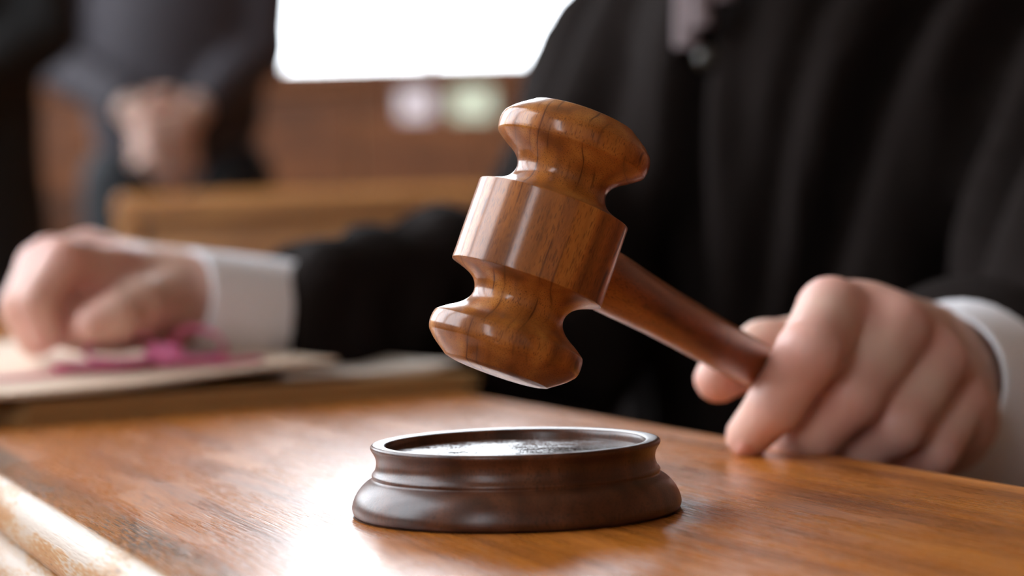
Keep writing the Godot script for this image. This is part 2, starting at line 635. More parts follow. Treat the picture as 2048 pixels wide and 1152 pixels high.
func window(called: String, at: Vector3, along: Vector3, w: float, h: float, bars: Array, label: String) -> void:
	var out := along.cross(Vector3.UP)
	var o := Node3D.new()
	o.name = called
	add_child(o)
	o.set_meta("kind", "structure")
	o.set_meta("label", label)
	o.set_meta("category", "window")
	var rail := func(a: float, b: float, lo: float, hi: float, deep: float) -> Dictionary:
		return bar(at + along * ((a + b) / 2) + Vector3.UP * ((lo + hi) / 2), Vector3(b - a, hi - lo, deep), 0.006, along, Vector3.UP, out)
	part("window_frame", finish([rail.call(0, 0.05, 0, h, 0.07), rail.call(w - 0.05, w, 0, h, 0.07), rail.call(0.05, w - 0.05, h - 0.05, h, 0.07), rail.call(0.05, w - 0.05, 0, 0.03, 0.07)]), M.frame, o)
	var edges := [0.05]
	for b in bars:
		part("mullion", finish([rail.call(b - 0.016, b + 0.016, 0.03, h - 0.05, 0.045)]), M.frame, o)
		edges.append(b - 0.016)
		edges.append(b + 0.016)
	edges.append(w - 0.05)
	for k in range(0, edges.size(), 2):
		part("pane", finish([rail.call(edges[k], edges[k + 1], 0.03, h - 0.05, 0.006)]), M.glass, o)
	part("window_latch", finish([rail.call(bars[0] - 0.03, bars[0] + 0.03, 0.0, 0.035, 0.1)]), M.frame, o)
	part("window_sill", finish([bar(at + along * (w / 2) - Vector3.UP * 0.012 + along.cross(Vector3.UP) * 0.1, Vector3(w, 0.022, 0.2), 0.006, along, Vector3.UP, out)]), M.frame, o)

# ---------------------------------------------------------------- the judge's bench
func build_bench() -> void:
	var wd := (on_level(1504, 880, DY) - O).dot(W)
	var pr := PackedVector2Array([Vector2(0.02, -0.017), Vector2(-0.0015, -0.017), Vector2(-0.004, -0.0158), Vector2(-0.0055, -0.0135), Vector2(-0.006, -0.0105),
		Vector2(-0.0058, -0.0075), Vector2(-0.005, -0.0048), Vector2(-0.0038, -0.0026), Vector2(-0.0022, -0.001), Vector2(-0.0008, -0.0002), Vector2(0.001, 0)])
	var so := 0.0
	for k in range(1, pr.size()):
		so += pr[k].distance_to(pr[k - 1])
	for k in 14:
		pr.append(Vector2(lerpf(0.006, wd - 0.006, k / 13.0), 0))
	for p in [Vector2(wd - 0.003, -0.0002), Vector2(wd - 0.001, -0.001), Vector2(wd, -0.003), Vector2(wd, -0.008), Vector2(wd - 0.001, -0.016), Vector2(wd - 0.004, -0.018), Vector2(wd - 0.03, -0.018)]:
		pr.append(p)
	var total := 0.0
	for k in range(1, pr.size()):
		total += pr[k].distance_to(pr[k - 1])
	var root := thing("judge_bench", "long varnished golden oak bench with worn rounded edge paled by painted window sheen", "desk", Vector3(O.x, 0, O.z))
	var org := Vector3(0, DY, 0)
	var a0 := -0.75
	var a1 := 1.95
	var d := extrude_along(pr, a0, a1, 0.05, org)
	var u: PackedVector2Array = d.u
	for k in u.size():
		u[k] = Vector2((u[k].x + 0.35) / 1.5, u[k].y / total)
	d.u = u
	# end faces
	var caps := [d]
	for e in [a0, a1]:
		var c: Vector3 = org + L * e
		caps.append(bar(c + W * (wd / 2) - Vector3.UP * 0.009, Vector3(wd - 0.004, 0.014, 0.006), 0.002, W, Vector3.UP, -L))
	# texture: x along the bench, y round the profile
	var w := 1024
	var h := 2048
	var broad := noise_bytes(w, h, 64, 220, 0.05, 3, 3)
	var lines := noise_bytes(w, h, 96, 2048, 0.018, 4, 3)
	var fine := noise_bytes(w, h, 140, 2048, 0.16, 5, 2)
	var pore := noise_bytes(w, h, 230, 2048, 0.3, 6, 2)
	var patch := noise_bytes(w, h, 256, 256, 0.045, 7, 4)
	var grain := noise_bytes(w, h, 512, 1024, 0.35, 8, 3)
	var col := PackedByteArray()
	col.resize(w * h * 3)
	var rgh := PackedByteArray()
	rgh.resize(w * h)
	var hgt := PackedByteArray()
	hgt.resize(w * h)
	var light := Color(0.78, 0.485, 0.185)
	var mid := Color(0.70, 0.405, 0.125)
	var dark := Color(0.40, 0.215, 0.085)
	var pale := Color(0.70, 0.62, 0.55)  # worn bare wood, whitened by a sky reflection painted into the colour
	var ochre := Color(0.64, 0.42, 0.17)
	var grime := Color(0.27, 0.19, 0.09)
	for j in h:
		var s := (j + 0.5) / h * total - so
		var edge := clampf((1.0 - absf(s - 0.006) / 0.010) * 2.0, 0.0, 1.0)
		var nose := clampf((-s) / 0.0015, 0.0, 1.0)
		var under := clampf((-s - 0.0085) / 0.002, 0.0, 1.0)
		var worn := clampf((s - (wd - 0.018)) / 0.012, 0.0, 1.0)
		for i in w:
			var k := j * w + i
			var b := broad[k] / 255.0
			var l := lines[k] / 255.0
			var fi := fine[k] / 255.0
			var pa := patch[k] / 255.0
			var g := grain[k] / 255.0
			var po := clampf((pore[k] / 255.0 - 0.60) * 4.5, 0.0, 1.0)
			var t := clampf(0.52 + (b - 0.5) * 0.5 + (l - 0.5) * 0.35 + (fi - 0.5) * 0.5, 0.0, 1.0)
			var c := mid.lerp(light, (t - 0.5) * 2.0) if t > 0.5 else dark.lerp(mid, t * 2.0)
			c = c.lerp(dark, po * 0.8)
			var bare := clampf((pa - 0.60) * 6.0, 0.0, 1.0)
			if edge > 0.0:
				c = c.lerp(ochre, edge * 0.5)
				c = c.lerp(grime, clampf((pa * 0.8 + g * 1.1 + fi * 0.5 - 1.22) * 5.0, 0.0, 1.0) * edge)
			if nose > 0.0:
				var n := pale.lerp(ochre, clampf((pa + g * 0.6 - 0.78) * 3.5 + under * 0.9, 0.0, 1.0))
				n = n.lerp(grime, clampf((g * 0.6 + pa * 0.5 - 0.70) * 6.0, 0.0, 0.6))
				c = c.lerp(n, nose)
			if worn > 0.0:
				c = c.lerp(light, worn * 0.6 * clampf(pa + g - 0.5, 0.0, 1.0))
			col[k * 3] = int(c.r * 255.0)
			col[k * 3 + 1] = int(c.g * 255.0)
			col[k * 3 + 2] = int(c.b * 255.0)
			rgh[k] = int(clampf(0.26 + bare * 0.10 + (fi - 0.5) * 0.08 + po * 0.15 + nose * 0.25 + worn * 0.2, 0.05, 1.0) * 255.0)
			hgt[k] = int(clampf(0.6 + (fi - 0.5) * 0.3 - po * 0.35 + (g - 0.5) * (0.10 + bare * 0.3 + nose * 0.6), 0.0, 1.0) * 255.0)
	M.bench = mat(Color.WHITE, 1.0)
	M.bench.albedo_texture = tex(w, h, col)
	M.bench.roughness_texture = tex(w, h, rgh, Image.FORMAT_L8)
	M.bench.heightmap_enabled = true
	M.bench.heightmap_texture = tex(w, h, hgt, Image.FORMAT_L8)
	M.bench.heightmap_scale = 0.0105
	M.bench.metallic_specular = 0.62
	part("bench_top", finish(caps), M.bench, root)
	# lower moulding, stepping outwards under the top, then the apron
	var mo := PackedVector2Array([Vector2(0.03, -0.017), Vector2(-0.003, -0.0175), Vector2(-0.0035, -0.0215), Vector2(-0.012, -0.0218), Vector2(-0.0165, -0.0225), Vector2(-0.019, -0.0245), Vector2(-0.0198, -0.0275), Vector2(-0.019, -0.031), Vector2(-0.0165, -0.0335), Vector2(-0.0135, -0.0345), Vector2(-0.0125, -0.038), Vector2(0.0, -0.039)])
	var md := extrude_along(mo, a0, a1, 0.1, org)
	u = md.u
	for k in u.size():
		u[k] = Vector2((u[k].x + 0.5) / 1.5, clampf(u[k].y - 0.018, 0.001, so) / total)
	md.u = u
	part("moulding", finish([md]), M.bench, root)
	# apron, ends, legs
	var seg := func(x_from: float, x_to: float, l_from: float, l_to: float, y_from: float, y_to: float) -> Dictionary:
		return bar(W * ((x_from + x_to) / 2) + L * ((l_from + l_to) / 2) + Vector3.UP * ((y_from + y_to) / 2), Vector3(absf(x_to - x_from), absf(y_to - y_from), absf(l_to - l_from)), 0.003, W, Vector3.UP, -L)
	part("ledge", finish([seg.call(-0.06, 0.02, a0 + 0.01, a1 - 0.01, DY - 0.056, DY - 0.038)]), M.pew, root)
	for k in 4:
		var s0 := lerpf(a0 + 0.02, a1 - 0.02, k / 4.0)
		var s1 := lerpf(a0 + 0.02, a1 - 0.02, (k + 1) / 4.0)
		part("front_panel", finish([seg.call(0.0, 0.02, s0 + 0.004, s1 - 0.004, 0.0, DY - 0.057)]), M.pew, root)
	for e in [a0 + 0.03, a1 - 0.03]:
		part("end_panel", finish([seg.call(0.02, wd - 0.03, e - 0.012, e + 0.012, 0.0, DY - 0.019)]), M.pew, root)

# ---------------------------------------------------------------- gavel and sounding block
func build_block() -> void:
	var at := on_level(1034, 1022, DY)
	var k := at.distance_to(cam_pos) / F
	var raw := [Vector2(0, 2), Vector2(300, 2), Vector2(312, 0), Vector2(320, 2), Vector2(325, 8), Vector2(327, 17), Vector2(325, 28), Vector2(320, 40), Vector2(313, 51), Vector2(304, 61), Vector2(295, 68), Vector2(288, 72),
		Vector2(285.5, 74.5), Vector2(285.5, 77), Vector2(286.5, 80), Vector2(285, 84), Vector2(281.5, 88), Vector2(278.5, 95), Vector2(277, 103), Vector2(277.5, 111), Vector2(280, 119), Vector2(284, 126), Vector2(287, 131), Vector2(288, 135), Vector2(286.5, 139), Vector2(283, 141),
		Vector2(276, 141), Vector2(266, 140), Vector2(260, 138.5), Vector2(257, 135), Vector2(255.5, 130), Vector2(254.5, 122), Vector2(253, 118), Vector2(248, 117), Vector2(10, 117)]
	var pr := PackedVector2Array()
	for p in spline(raw, 3):
		pr.append(Vector2(p.x, p.y) * k)
	var t := turned_tex(pr, 1024, 384, 71, Color(0.38, 0.225, 0.14), Color(0.30, 0.165, 0.10), Color(0.13, 0.07, 0.045), 0.2)
	var m := mat(Color.WHITE, 0.34)
	m.metallic_specular = 0.35
	m.albedo_texture = t[0]
	m.heightmap_enabled = true
	m.heightmap_texture = t[1]
	m.heightmap_scale = 0.012
	m.clearcoat_enabled = true
	m.clearcoat = 0.25
	m.clearcoat_roughness = 0.25
	var root := thing("sound_block", "round dark brown turned sounding block under the raised gavel head", "sound block", at)
	part("turned_base", finish([lathe(pr, 160)]), m, root)
	# the lacquered striking disc set into the top
	var disc := PackedVector2Array([Vector2(252, 117), Vector2(250, 120.5), Vector2(246, 121.5), Vector2(120, 121.8), Vector2(0, 121.8)])
	var dp := PackedVector2Array()
	for p in disc:
		dp.append(p * k)
	var w := 512
	var sc := noise_bytes(w, w, 512, 64, 0.2, 91, 3)
	var sp := noise_bytes(w, w, 128, 128, 0.06, 92, 4)
	var col := PackedByteArray()
	var rg := PackedByteArray()
	col.resize(w * w * 3)
	rg.resize(w * w)
	for q in w * w:
		var a := sc[q] / 255.0
		var b := sp[q] / 255.0
		var c := Color(0.22, 0.13, 0.09).lerp(Color(0.32, 0.20, 0.13), a)
		col[q * 3] = int(c.r * 255.0)
		col[q * 3 + 1] = int(c.g * 255.0)
		col[q * 3 + 2] = int(c.b * 255.0)
		rg[q] = int(clampf(0.17 + (a - 0.5) * 0.12 + (b - 0.5) * 0.15, 0.05, 1.0) * 255.0)
	var dm := mat(Color.WHITE, 1.0)
	dm.albedo_texture = tex(w, w, col)
	dm.roughness_texture = tex(w, w, rg, Image.FORMAT_L8)
	dm.uv1_triplanar = true
	dm.uv1_scale = Vector3(9, 9, 9)
	part("striking_disc", finish([lathe(dp, 96)]), dm, root).set_meta("label", "glossy lacquered disc with fine scratches")

var grip_point := Vector3.ZERO
var grip_dir := Vector3.ZERO
func build_gavel() -> void:
	var c := pix(1080, 487, 0.575)
	var axis := (cam_basis * Vector3(0.325, 0.94, -0.11)).normalized()
	grip_point = pix(1510, 730, 0.700)
	grip_dir = (grip_point - c).normalized()
	var x := axis.cross(Vector3.BACK).normalized()
	var root := thing("gavel", "polished reddish brown wooden gavel raised over the sounding block", "gavel", c)
	root.basis = Basis(x, axis, x.cross(axis))
	var half := PackedVector2Array()
	for piece in [
		[Vector2(0.1, 277.5), Vector2(30, 277.3), Vector2(60, 276.5), Vector2(88, 274.5), Vector2(108, 270.0)],
		[Vector2(112, 266.8), Vector2(126, 257), Vector2(141, 245.5), Vector2(153.3, 233.0)],
		[Vector2(155, 230), Vector2(157.5, 222), Vector2(158.2, 212), Vector2(157.5, 202), Vector2(155.3, 193.5)],
		[Vector2(153.5, 191.2), Vector2(146, 185.5), Vector2(134, 177), Vector2(120, 168.5), Vector2(108, 159), Vector2(99, 148), Vector2(95, 137), Vector2(95, 127), Vector2(99, 116), Vector2(107, 106), Vector2(121, 97), Vector2(138, 90), Vector2(152, 85.2)],
		[Vector2(155.6, 83.6), Vector2(157, 81.5), Vector2(157, 60), Vector2(157.2, 30), Vector2(157.3, 0)]]:
		half.append_array(spline(piece, 5))
	var pr := PackedVector2Array()
	for p in half:
		pr.append(Vector2(p.x, -p.y) * PX)
	for k in range(half.size() - 2, -1, -1):
		pr.append(half[k] * PX)
	var t := turned_tex(pr, 1280, 1024, 41, Color(0.76, 0.51, 0.24), Color(0.635, 0.375, 0.155), Color(0.25, 0.115, 0.055), 0.85)
	var m := mat(Color.WHITE, 0.45)
	m.metallic_specular = 0.25
	m.albedo_texture = t[0]
	m.heightmap_enabled = true
	m.heightmap_texture = t[1]
	m.heightmap_scale = 0.006
	m.clearcoat_enabled = true
	m.clearcoat = 0.65
	m.clearcoat_roughness = 0.17
	part("head", finish([lathe(pr, 192)]), m, root)
	# handle: runs from the head's band back into the fist
	var inv := root.transform.affine_inverse()
	var hd := grip_dir
	var length := c.distance_to(grip_point)
	var hp := []
	for q in [Vector2(0.0, 0.0072), Vector2(0.016, 0.0072), Vector2(0.0215, 0.0074), Vector2(0.027, 0.0083), Vector2(0.035, 0.0091), Vector2(0.046, 0.0090), Vector2(0.065, 0.0084), Vector2(0.09, 0.0080), Vector2(length, 0.0079), Vector2(length + 0.035, 0.0083), Vector2(length + 0.06, 0.0088), Vector2(length + 0.066, 0.0082), Vector2(length + 0.069, 0.006), Vector2(length + 0.07, 0.0001)]:
		hp.append(Vector2(q.y, q.x))
	var hpr := spline(hp, 4)
	var ht := turned_tex(hpr, 384, 1024, 57, Color(0.66, 0.39, 0.165), Color(0.555, 0.295, 0.115), Color(0.26, 0.11, 0.05), 0.5)
	var hm: StandardMaterial3D = m.duplicate()
	hm.albedo_texture = ht[0]
	hm.heightmap_texture = ht[1]
	var h := part("handle", finish([lathe(hpr, 64)]), hm, root)
	var ld: Vector3 = inv.basis * hd
	var hx := ld.cross(Vector3.UP).normalized()
	h.transform = Transform3D(Basis(hx, ld, hx.cross(ld)), Vector3.ZERO)

# ---------------------------------------------------------------- skin
var spots: Array = []
var skin_noise := FastNoiseLite.new()
var skin_base := Color(0.66, 0.42, 0.33)
func skin_color(p: Vector3, _n: Vector3) -> Color:
	var c := skin_base
	var g := skin_noise.get_noise_3dv(p * 60.0)
	c = c.lerp(Color(0.58, 0.27, 0.21), clampf(0.08 + g * 0.3, 0.0, 0.5))
	for s in spots:
		var w: float = 1.0 - p.distance_to(s[0]) / s[1]
		if w > 0.0:
			c = c.lerp(s[2], smoothstep(0.0, 1.0, w) * s[3])
	return c

const RED := Color(0.56, 0.20, 0.165)

func hand(fingers: Array, palm: Array, wrist: Vector3, arm: Vector3, rw: float, cell: float, thumb: Array) -> Dictionary:
	var bones := []
	for p in palm:
		bones.append(p)
	bones.append([wrist, arm, rw, rw * 1.12, 0.012])
	for f in fingers:
		bones.append_array(chain(f[0], f[1], 0.0022))
		for k in range(0, f[0].size() - 1):
			spots.append([f[0][k], f[1][k] * 2.1, RED, 0.75 if k < 2 else 0.4])
		spots.append([f[0][-1], f[1][-1] * 1.9, RED, 0.45])
	bones.append_array(chain(thumb[0], thumb[1], 0.004))
	spots.append([thumb[0][-1], thumb[1][-1] * 2.0, RED, 0.5])
	return field_mesh(bones, cell, skin_color)

# a nail: a small domed plate on a fingertip
func nail(at: Vector3, along: Vector3, up: Vector3, w: float, l: float) -> Dictionary:
	var side := along.cross(up).normalized()
	up = side.cross(along).normalized()
	var rings := []
	for r in 9:
		var t := r / 8.0
		var ring := PackedVector3Array()
		var wide := w * sqrt(maxf(0.02, 1.0 - pow(absf(t * 2.0 - 1.0), 4.0)))
		for c in 9:
			var s := c / 8.0 * 2.0 - 1.0
			ring.append(at + along * ((t - 0.5) * l) + side * (s * wide) + up * (0.0012 * (1.0 - s * s) - 0.0022 * s * s + 0.0004 - 0.0008 * absf(t * 2.0 - 1.0)))
		rings.append(ring)
	return loft(rings, false)

# a shirt cuff: an open sleeve end with thickness
func cuff(a: Vector3, b: Vector3, ra: float, rb: float, thick: float) -> Dictionary:
	var t := (b - a).normalized()
	var x := t.cross(Vector3.UP).normalized()
	var y := t.cross(x)
	var rings := []
	for q in [[0.9, rb - thick], [0.3, lerpf(ra, rb, 0.3) - thick], [0.02, ra - thick], [-0.02, ra - thick * 0.8], [-0.035, ra - thick * 0.5], [-0.02, ra - thick * 0.2], [0.02, ra], [0.3, lerpf(ra, rb, 0.3) + 0.0005], [0.6, lerpf(ra, rb, 0.6) + 0.0003], [0.9, rb]]:
		var at := a.lerp(b, q[0])
		var ring := PackedVector3Array()
		for k in 40:
			var g := TAU * k / 40.0
			var rr: float = q[1] + 0.0007 * sin(g * 3.0 + q[0] * 4.0)
			ring.append(at + x * (cos(g) * rr) - y * (sin(g) * rr))
		rings.append(ring)
	return loft(rings)

# ---------------------------------------------------------------- a head with a face, facing fwd
func head_bones(at: Vector3, fwd: Vector3, side: Vector3) -> Array:
	var up := Vector3.UP
	var b := []
	b.append([at + up * 0.035 - fwd * 0.02, at + up * 0.03 + fwd * 0.015, 0.082, 0.078, 0.02])
	b.append([at - up * 0.04 + fwd * 0.025, at - up * 0.085 + fwd * 0.045, 0.058, 0.034, 0.03])
	b.append([at + up * 0.012 + fwd * 0.085, at - up * 0.028 + fwd * 0.108, 0.008, 0.013, 0.012])
	b.append([at - up * 0.058 + fwd * 0.084 - side * 0.016, at - up * 0.058 + fwd * 0.084 + side * 0.016, 0.008, 0.008, 0.008])
	b.append([at - up * 0.07 + fwd * 0.082 - side * 0.012, at - up * 0.07 + fwd * 0.082 + side * 0.012, 0.008, 0.008, 0.008])
	for s in [-1.0, 1.0]:
		b.append([at + up * 0.028 + fwd * 0.084 + side * (s * 0.018), at + up * 0.03 + fwd * 0.072 + side * (s * 0.045), 0.009, 0.008, 0.012])
		b.append([at + up * 0.004 + fwd * 0.072 + side * (s * 0.031), at + up * 0.004 + fwd * 0.073 + side * (s * 0.033), 0.012, 0.012, 0.004])
		b.append([at + up * 0.02 - fwd * 0.005 + side * (s * 0.082), at - up * 0.03 + fwd * 0.0 + side * (s * 0.078), 0.012, 0.009, 0.006])
	return b

func hair_bones(at: Vector3, fwd: Vector3, side: Vector3) -> Array:
	var up := Vector3.UP
	return [[at + up * 0.055 - fwd * 0.03, at + up * 0.06 + fwd * 0.02, 0.08, 0.07, 0.02], [at + up * 0.02 - fwd * 0.045, at - up * 0.05 - fwd * 0.045, 0.074, 0.052, 0.02],
		[at + up * 0.05 + side * 0.05, at + up * 0.005 + side * 0.072, 0.034, 0.016, 0.01], [at + up * 0.05 - side * 0.05, at + up * 0.005 - side * 0.072, 0.034, 0.016, 0.01]]

# ---------------------------------------------------------------- the judge
var jT := Vector3.ZERO
var jf := Vector3.ZERO
var js := Vector3.ZERO
var pleat := FastNoiseLite.new()
# grooves of the robe's front: offset from the middle, lean, width, depth
const GROOVES := [[-0.012, 0.05, 0.010, 0.03], [0.045, 0.22, 0.009, 0.012], [0.085, 0.30, 0.012, 0.03], [0.15, 0.16, 0.014, 0.028], [0.2, 0.1, 0.011, 0.02], [-0.07, -0.12, 0.012, 0.014], [-0.12, -0.2, 0.014, 0.014]]
func robe_folds(p: Vector3, n: Vector3) -> Vector3:
	var q := p - jT
	var s := q.dot(js)
	var front := clampf(n.dot(jf) * 1.6, 0.0, 1.0) * (1.0 - smoothstep(0.20, 0.27, absf(s)))
	var down := 1.0 - smoothstep(1.0, 1.06, p.y)
	var lean := s + (p.y - 0.8) * 0.10 * signf(s)
	var g := 0.0
	for gr in GROOVES:
		var e: float = (s - gr[0] - (p.y - 0.85) * gr[1]) / gr[2]
		g -= gr[3] * exp(-e * e)
	g += 0.004 * sin(lean * 88.0 + sin(lean * 27.0) * 1.4) + 0.004 * pleat.get_noise_2d(lean * 1500.0, p.y * 90.0)
	var o := n * (g * front * down)
	o += n * (pleat.get_noise_3dv(p * 260.0) * 0.006 * (1.0 - front))
	return o

func build_judge() -> void:
	jf = Vector3(-0.66, 0, 0.75).normalized()
	js = Vector3.UP.cross(jf).normalized()     # towards the gavel hand
	var sh_r := pix(1290, 150, 1.46)
	var sh_l := pix(2170, 110, 1.25)
	jT = (sh_r + sh_l) / 2.0
	jT.y = 0.0
	var up := Vector3.UP
	var el_r := pix(1065, 645, 1.22)
	var wr_r := pix(375, 612, 1.03)
	var el_l := pix(2150, 900, 1.0)
	var wr_l := pix(1850, 772, 0.785)
	var root := thing("person", "person in a black pleated robe holding the gavel over the bench", "person", Vector3(jT.x, 0, jT.z))
	var org := root.position
	# --- gavel hand
	spots = []
	var fi := []
	fi.append([[pix(1662, 622, 0.716), pix(1618, 706, 0.684), pix(1552, 808, 0.690), pix(1497, 872, 0.704)], [0.0118, 0.0108, 0.0094, 0.0078]])
	fi.append([[pix(1788, 662, 0.722), pix(1700, 792, 0.698), pix(1632, 862, 0.704), pix(1572, 880, 0.722)], [0.0126, 0.0108, 0.0092, 0.0080]])
	fi.append([[pix(1868, 724, 0.732), pix(1790, 850, 0.708), pix(1722, 900, 0.716), pix(1665, 892, 0.735)], [0.0120, 0.0103, 0.0088, 0.0078]])
	fi.append([[pix(1914, 806, 0.742), pix(1862, 900, 0.722), pix(1806, 935, 0.728), pix(1760, 925, 0.742)], [0.0112, 0.0094, 0.0082, 0.0072]])
	var w := wr_l
	var wc := pix(1860, 764, 0.795)
	var palm := [
		[pix(1662, 626, 0.718), wc + cam_basis * Vector3(-0.014, 0.008, 0), 0.0118, 0.020, 0.010],
		[pix(1788, 668, 0.725), wc + cam_basis * Vector3(-0.004, 0.004, 0), 0.0122, 0.020, 0.010],
		[pix(1868, 730, 0.736), wc + cam_basis * Vector3(0.004, -0.004, 0), 0.0116, 0.020, 0.010],
		[pix(1912, 812, 0.746), wc + cam_basis * Vector3(0.006, -0.012, 0), 0.0108, 0.019, 0.010],
		[pix(1760, 800, 0.750), pix(1835, 800, 0.780), 0.014, 0.020, 0.012],
		[pix(1700, 700, 0.760), pix(1800, 740, 0.785), 0.015, 0.020, 0.012],
		[pix(1735, 650, 0.730), pix(1830, 720, 0.775), 0.0125, 0.019, 0.012],
		[pix(1895, 850, 0.752), pix(1870, 840, 0.795), 0.015, 0.022, 0.012]]
	var th := [[pix(1770, 730, 0.785), pix(1640, 690, 0.768), pix(1530, 702, 0.746), pix(1437, 757, 0.728)], [0.017, 0.0125, 0.0105, 0.0085]]
	var hand_a := hand(fi, palm, wc, el_l, 0.0265, 0.0022, th)
	var nail_a := nail(pix(1486, 884, 0.704) + cam_basis * Vector3(-0.0005, 0.0, 0.0068), (pix(1497, 872, 0.704) - pix(1552, 808, 0.690)).normalized(), (cam_basis * Vector3(-0.25, 0.1, 1.0)).normalized(), 0.0048, 0.0095)
	# --- resting fist on the folders
	var fj := []
	fj.append([[pix(232, 540, 1.000), pix(128, 522, 0.975), pix(75, 600, 0.965), pix(95, 668, 0.972)], [0.0115, 0.0112, 0.0098, 0.0085]])
	fj.append([[pix(205, 515, 1.020), pix(100, 520, 1.000), pix(48, 605, 0.988), pix(72, 678, 0.995)], [0.0118, 0.0114, 0.0100, 0.0085]])
	fj.append([[pix(178, 502, 1.040), pix(80, 530, 1.022), pix(40, 612, 1.010), pix(68, 682, 1.012)], [0.0112, 0.0108, 0.0095, 0.0082]])
	fj.append([[pix(160, 520, 1.058), pix(78, 560, 1.042), pix(52, 630, 1.032), pix(80, 684, 1.030)], [0.0105, 0.0095, 0.0085, 0.0075]])
	var wq := pix(352, 606, 1.035)
	var palm2 := [[pix(232, 540, 1.002), wq, 0.0125, 0.020, 0.012], [pix(205, 520, 1.020), wq, 0.0125, 0.020, 0.012], [pix(178, 510, 1.040), wq, 0.012, 0.020, 0.012], [pix(165, 525, 1.056), wq, 0.011, 0.019, 0.012],
		[pix(190, 610, 1.010), wq, 0.017, 0.019, 0.012], [pix(150, 640, 1.010), pix(230, 640, 1.015), 0.015, 0.016, 0.012]]
	var th2 := [[pix(330, 600, 1.012), pix(278, 612, 0.985), pix(232, 632, 0.968), pix(186, 648, 0.962)], [0.0165, 0.0130, 0.0108, 0.0090]]
	var hand_b := hand(fj, palm2, wq, el_r, 0.0215, 0.0032, th2)
	# --- rest of the body, under the robe
	var hc := Vector3(jT.x, 1.215, jT.z) + jf * 0.09
	var body := head_bones(hc, jf, js)
	body.append([Vector3(jT.x, 1.04, jT.z) + jf * 0.02, hc - up * 0.05, 0.058, 0.056, 0.03])
	body.append([Vector3(jT.x, 0.62, jT.z), Vector3(jT.x, 0.92, jT.z), 0.11, 0.11, 0.05])
	body.append([sh_r, sh_l, 0.045, 0.045, 0.04])
	body.append([sh_r, el_r, 0.042, 0.036, 0.03])
	body.append([el_r, pix(520, 612, 1.075), 0.034, 0.025, 0.02])
	body.append([sh_l, el_l, 0.042, 0.036, 0.03])
	body.append([el_l, el_l.lerp(wr_l, 0.7), 0.034, 0.026, 0.02])
	var bm := field_mesh(body, 0.008, skin_color)
	part("body", finish([bm, hand_a, hand_b]), M.skin, root, -org)
	part("fingernail", finish([nail_a]), M.nail, root, -org)
	part("hair", finish([field_mesh(hair_bones(hc, jf, js), 0.008)]), M.hair, root, -org)
	# --- cuffs
	var ax_l := (el_l - wr_l).normalized()
	var ca := pix(1852, 777, 0.778)
	part("shirt_cuff", finish([cuff(ca, ca + ax_l * 0.07, 0.0315, 0.0445, 0.003)]), M.shirt, root, -org).set_meta("label", "white shirt cuff")
	var cb := pix(368, 602, 1.03)
	var ce := pix(640, 638, 1.095)
	part("shirt_cuff", finish([cuff(cb, ce, 0.0268, 0.027, 0.003)]), M.shirt, root, -org).set_meta("label", "white shirt cuff")
	# --- robe
	var top := (sh_r + sh_l) / 2.0
	var robe := [
		[sh_r, sh_l, 0.068, 0.068, 0.04],
		[Vector3(jT.x, 0.665, jT.z) + jf * 0.02, Vector3(jT.x, 0.90, jT.z) + jf * 0.03, 0.185, 0.165, 0.06, jf, 1.25],
		[top - up * 0.06 + jf * 0.03 - js * 0.10, top - up * 0.06 + jf * 0.03 + js * 0.10, 0.10, 0.10, 0.06],
		[top + up * 0.02, top + up * 0.075 + jf * 0.01, 0.075, 0.066, 0.03],
		[sh_r, el_r, 0.066, 0.060, 0.03],
		[el_r, pix(760, 625, 1.12), 0.060, 0.042, 0.025],
		[pix(760, 625, 1.12), pix(635, 636, 1.090), 0.043, 0.043, 0.01],
		[pix(735, 545, 1.11), pix(745, 610, 1.11), 0.022, 0.03, 0.015],
		[pix(880, 530, 1.16), pix(900, 620, 1.16), 0.036, 0.04, 0.015],
		[pix(900, 660, 1.14), pix(1100, 720, 1.2), 0.030, 0.045, 0.02],
		[sh_l, el_l, 0.07, 0.062, 0.03],
		[el_l, wr_l + ax_l * 0.078, 0.064, 0.055, 0.02]]
	for s in [-1.0, 1.0]:
		var hip: Vector3 = Vector3(jT.x, 0.56, jT.z) + js * (s * 0.1)
		var knee: Vector3 = hip + jf * 0.40 - up * 0.02
		robe.append([hip, knee, 0.095, 0.075, 0.04])
		robe.append([knee, knee - up * 0.40 - jf * 0.02, 0.072, 0.06, 0.03])
	part("robe", finish([field_mesh(robe, 0.0085, null, robe_folds)]), M.robe, root, -org)
	for s in [-1.0, 1.0]:
		var ft: Vector3 = Vector3(jT.x, 0.0, jT.z) + js * (s * 0.1) + jf * 0.36
		part("shoe", finish([field_mesh([[ft + up * 0.035 - jf * 0.03, ft + up * 0.032 + jf * 0.15, 0.036, 0.032, 0.01], [ft + up * 0.05 - jf * 0.02, ft + up * 0.10 - jf * 0.02, 0.04, 0.042, 0.02]], 0.008)]), M.leather, root, -org)
	# --- jabot: three hanging folds of mauve-grey cloth at the robe's opening, and a button under it
	var jp := pix(1418, 40, 1.235)
	var folds := []
	for q in [[-0.011, 0.009, 0.115, 0.0], [0.004, 0.008, 0.105, 0.006], [0.016, 0.007, 0.09, 0.0]]:
		var rings := []
		for r in 9:
			var t := r / 8.0
			var at: Vector3 = jp + js * (q[0] + 0.002 * sin(t * 5.0)) + up * (0.10 - t * q[2]) + jf * (q[3] + 0.004)
			rings.append(circle(at, js, -jf, q[1] * lerpf(0.7, 1.0, t), 0.006, 14))
		folds.append(loft(rings, true, true, true))
	part("jabot", finish(folds), M.jabot, root, -org).set_meta("label", "mauve-grey hanging neckcloth folds")
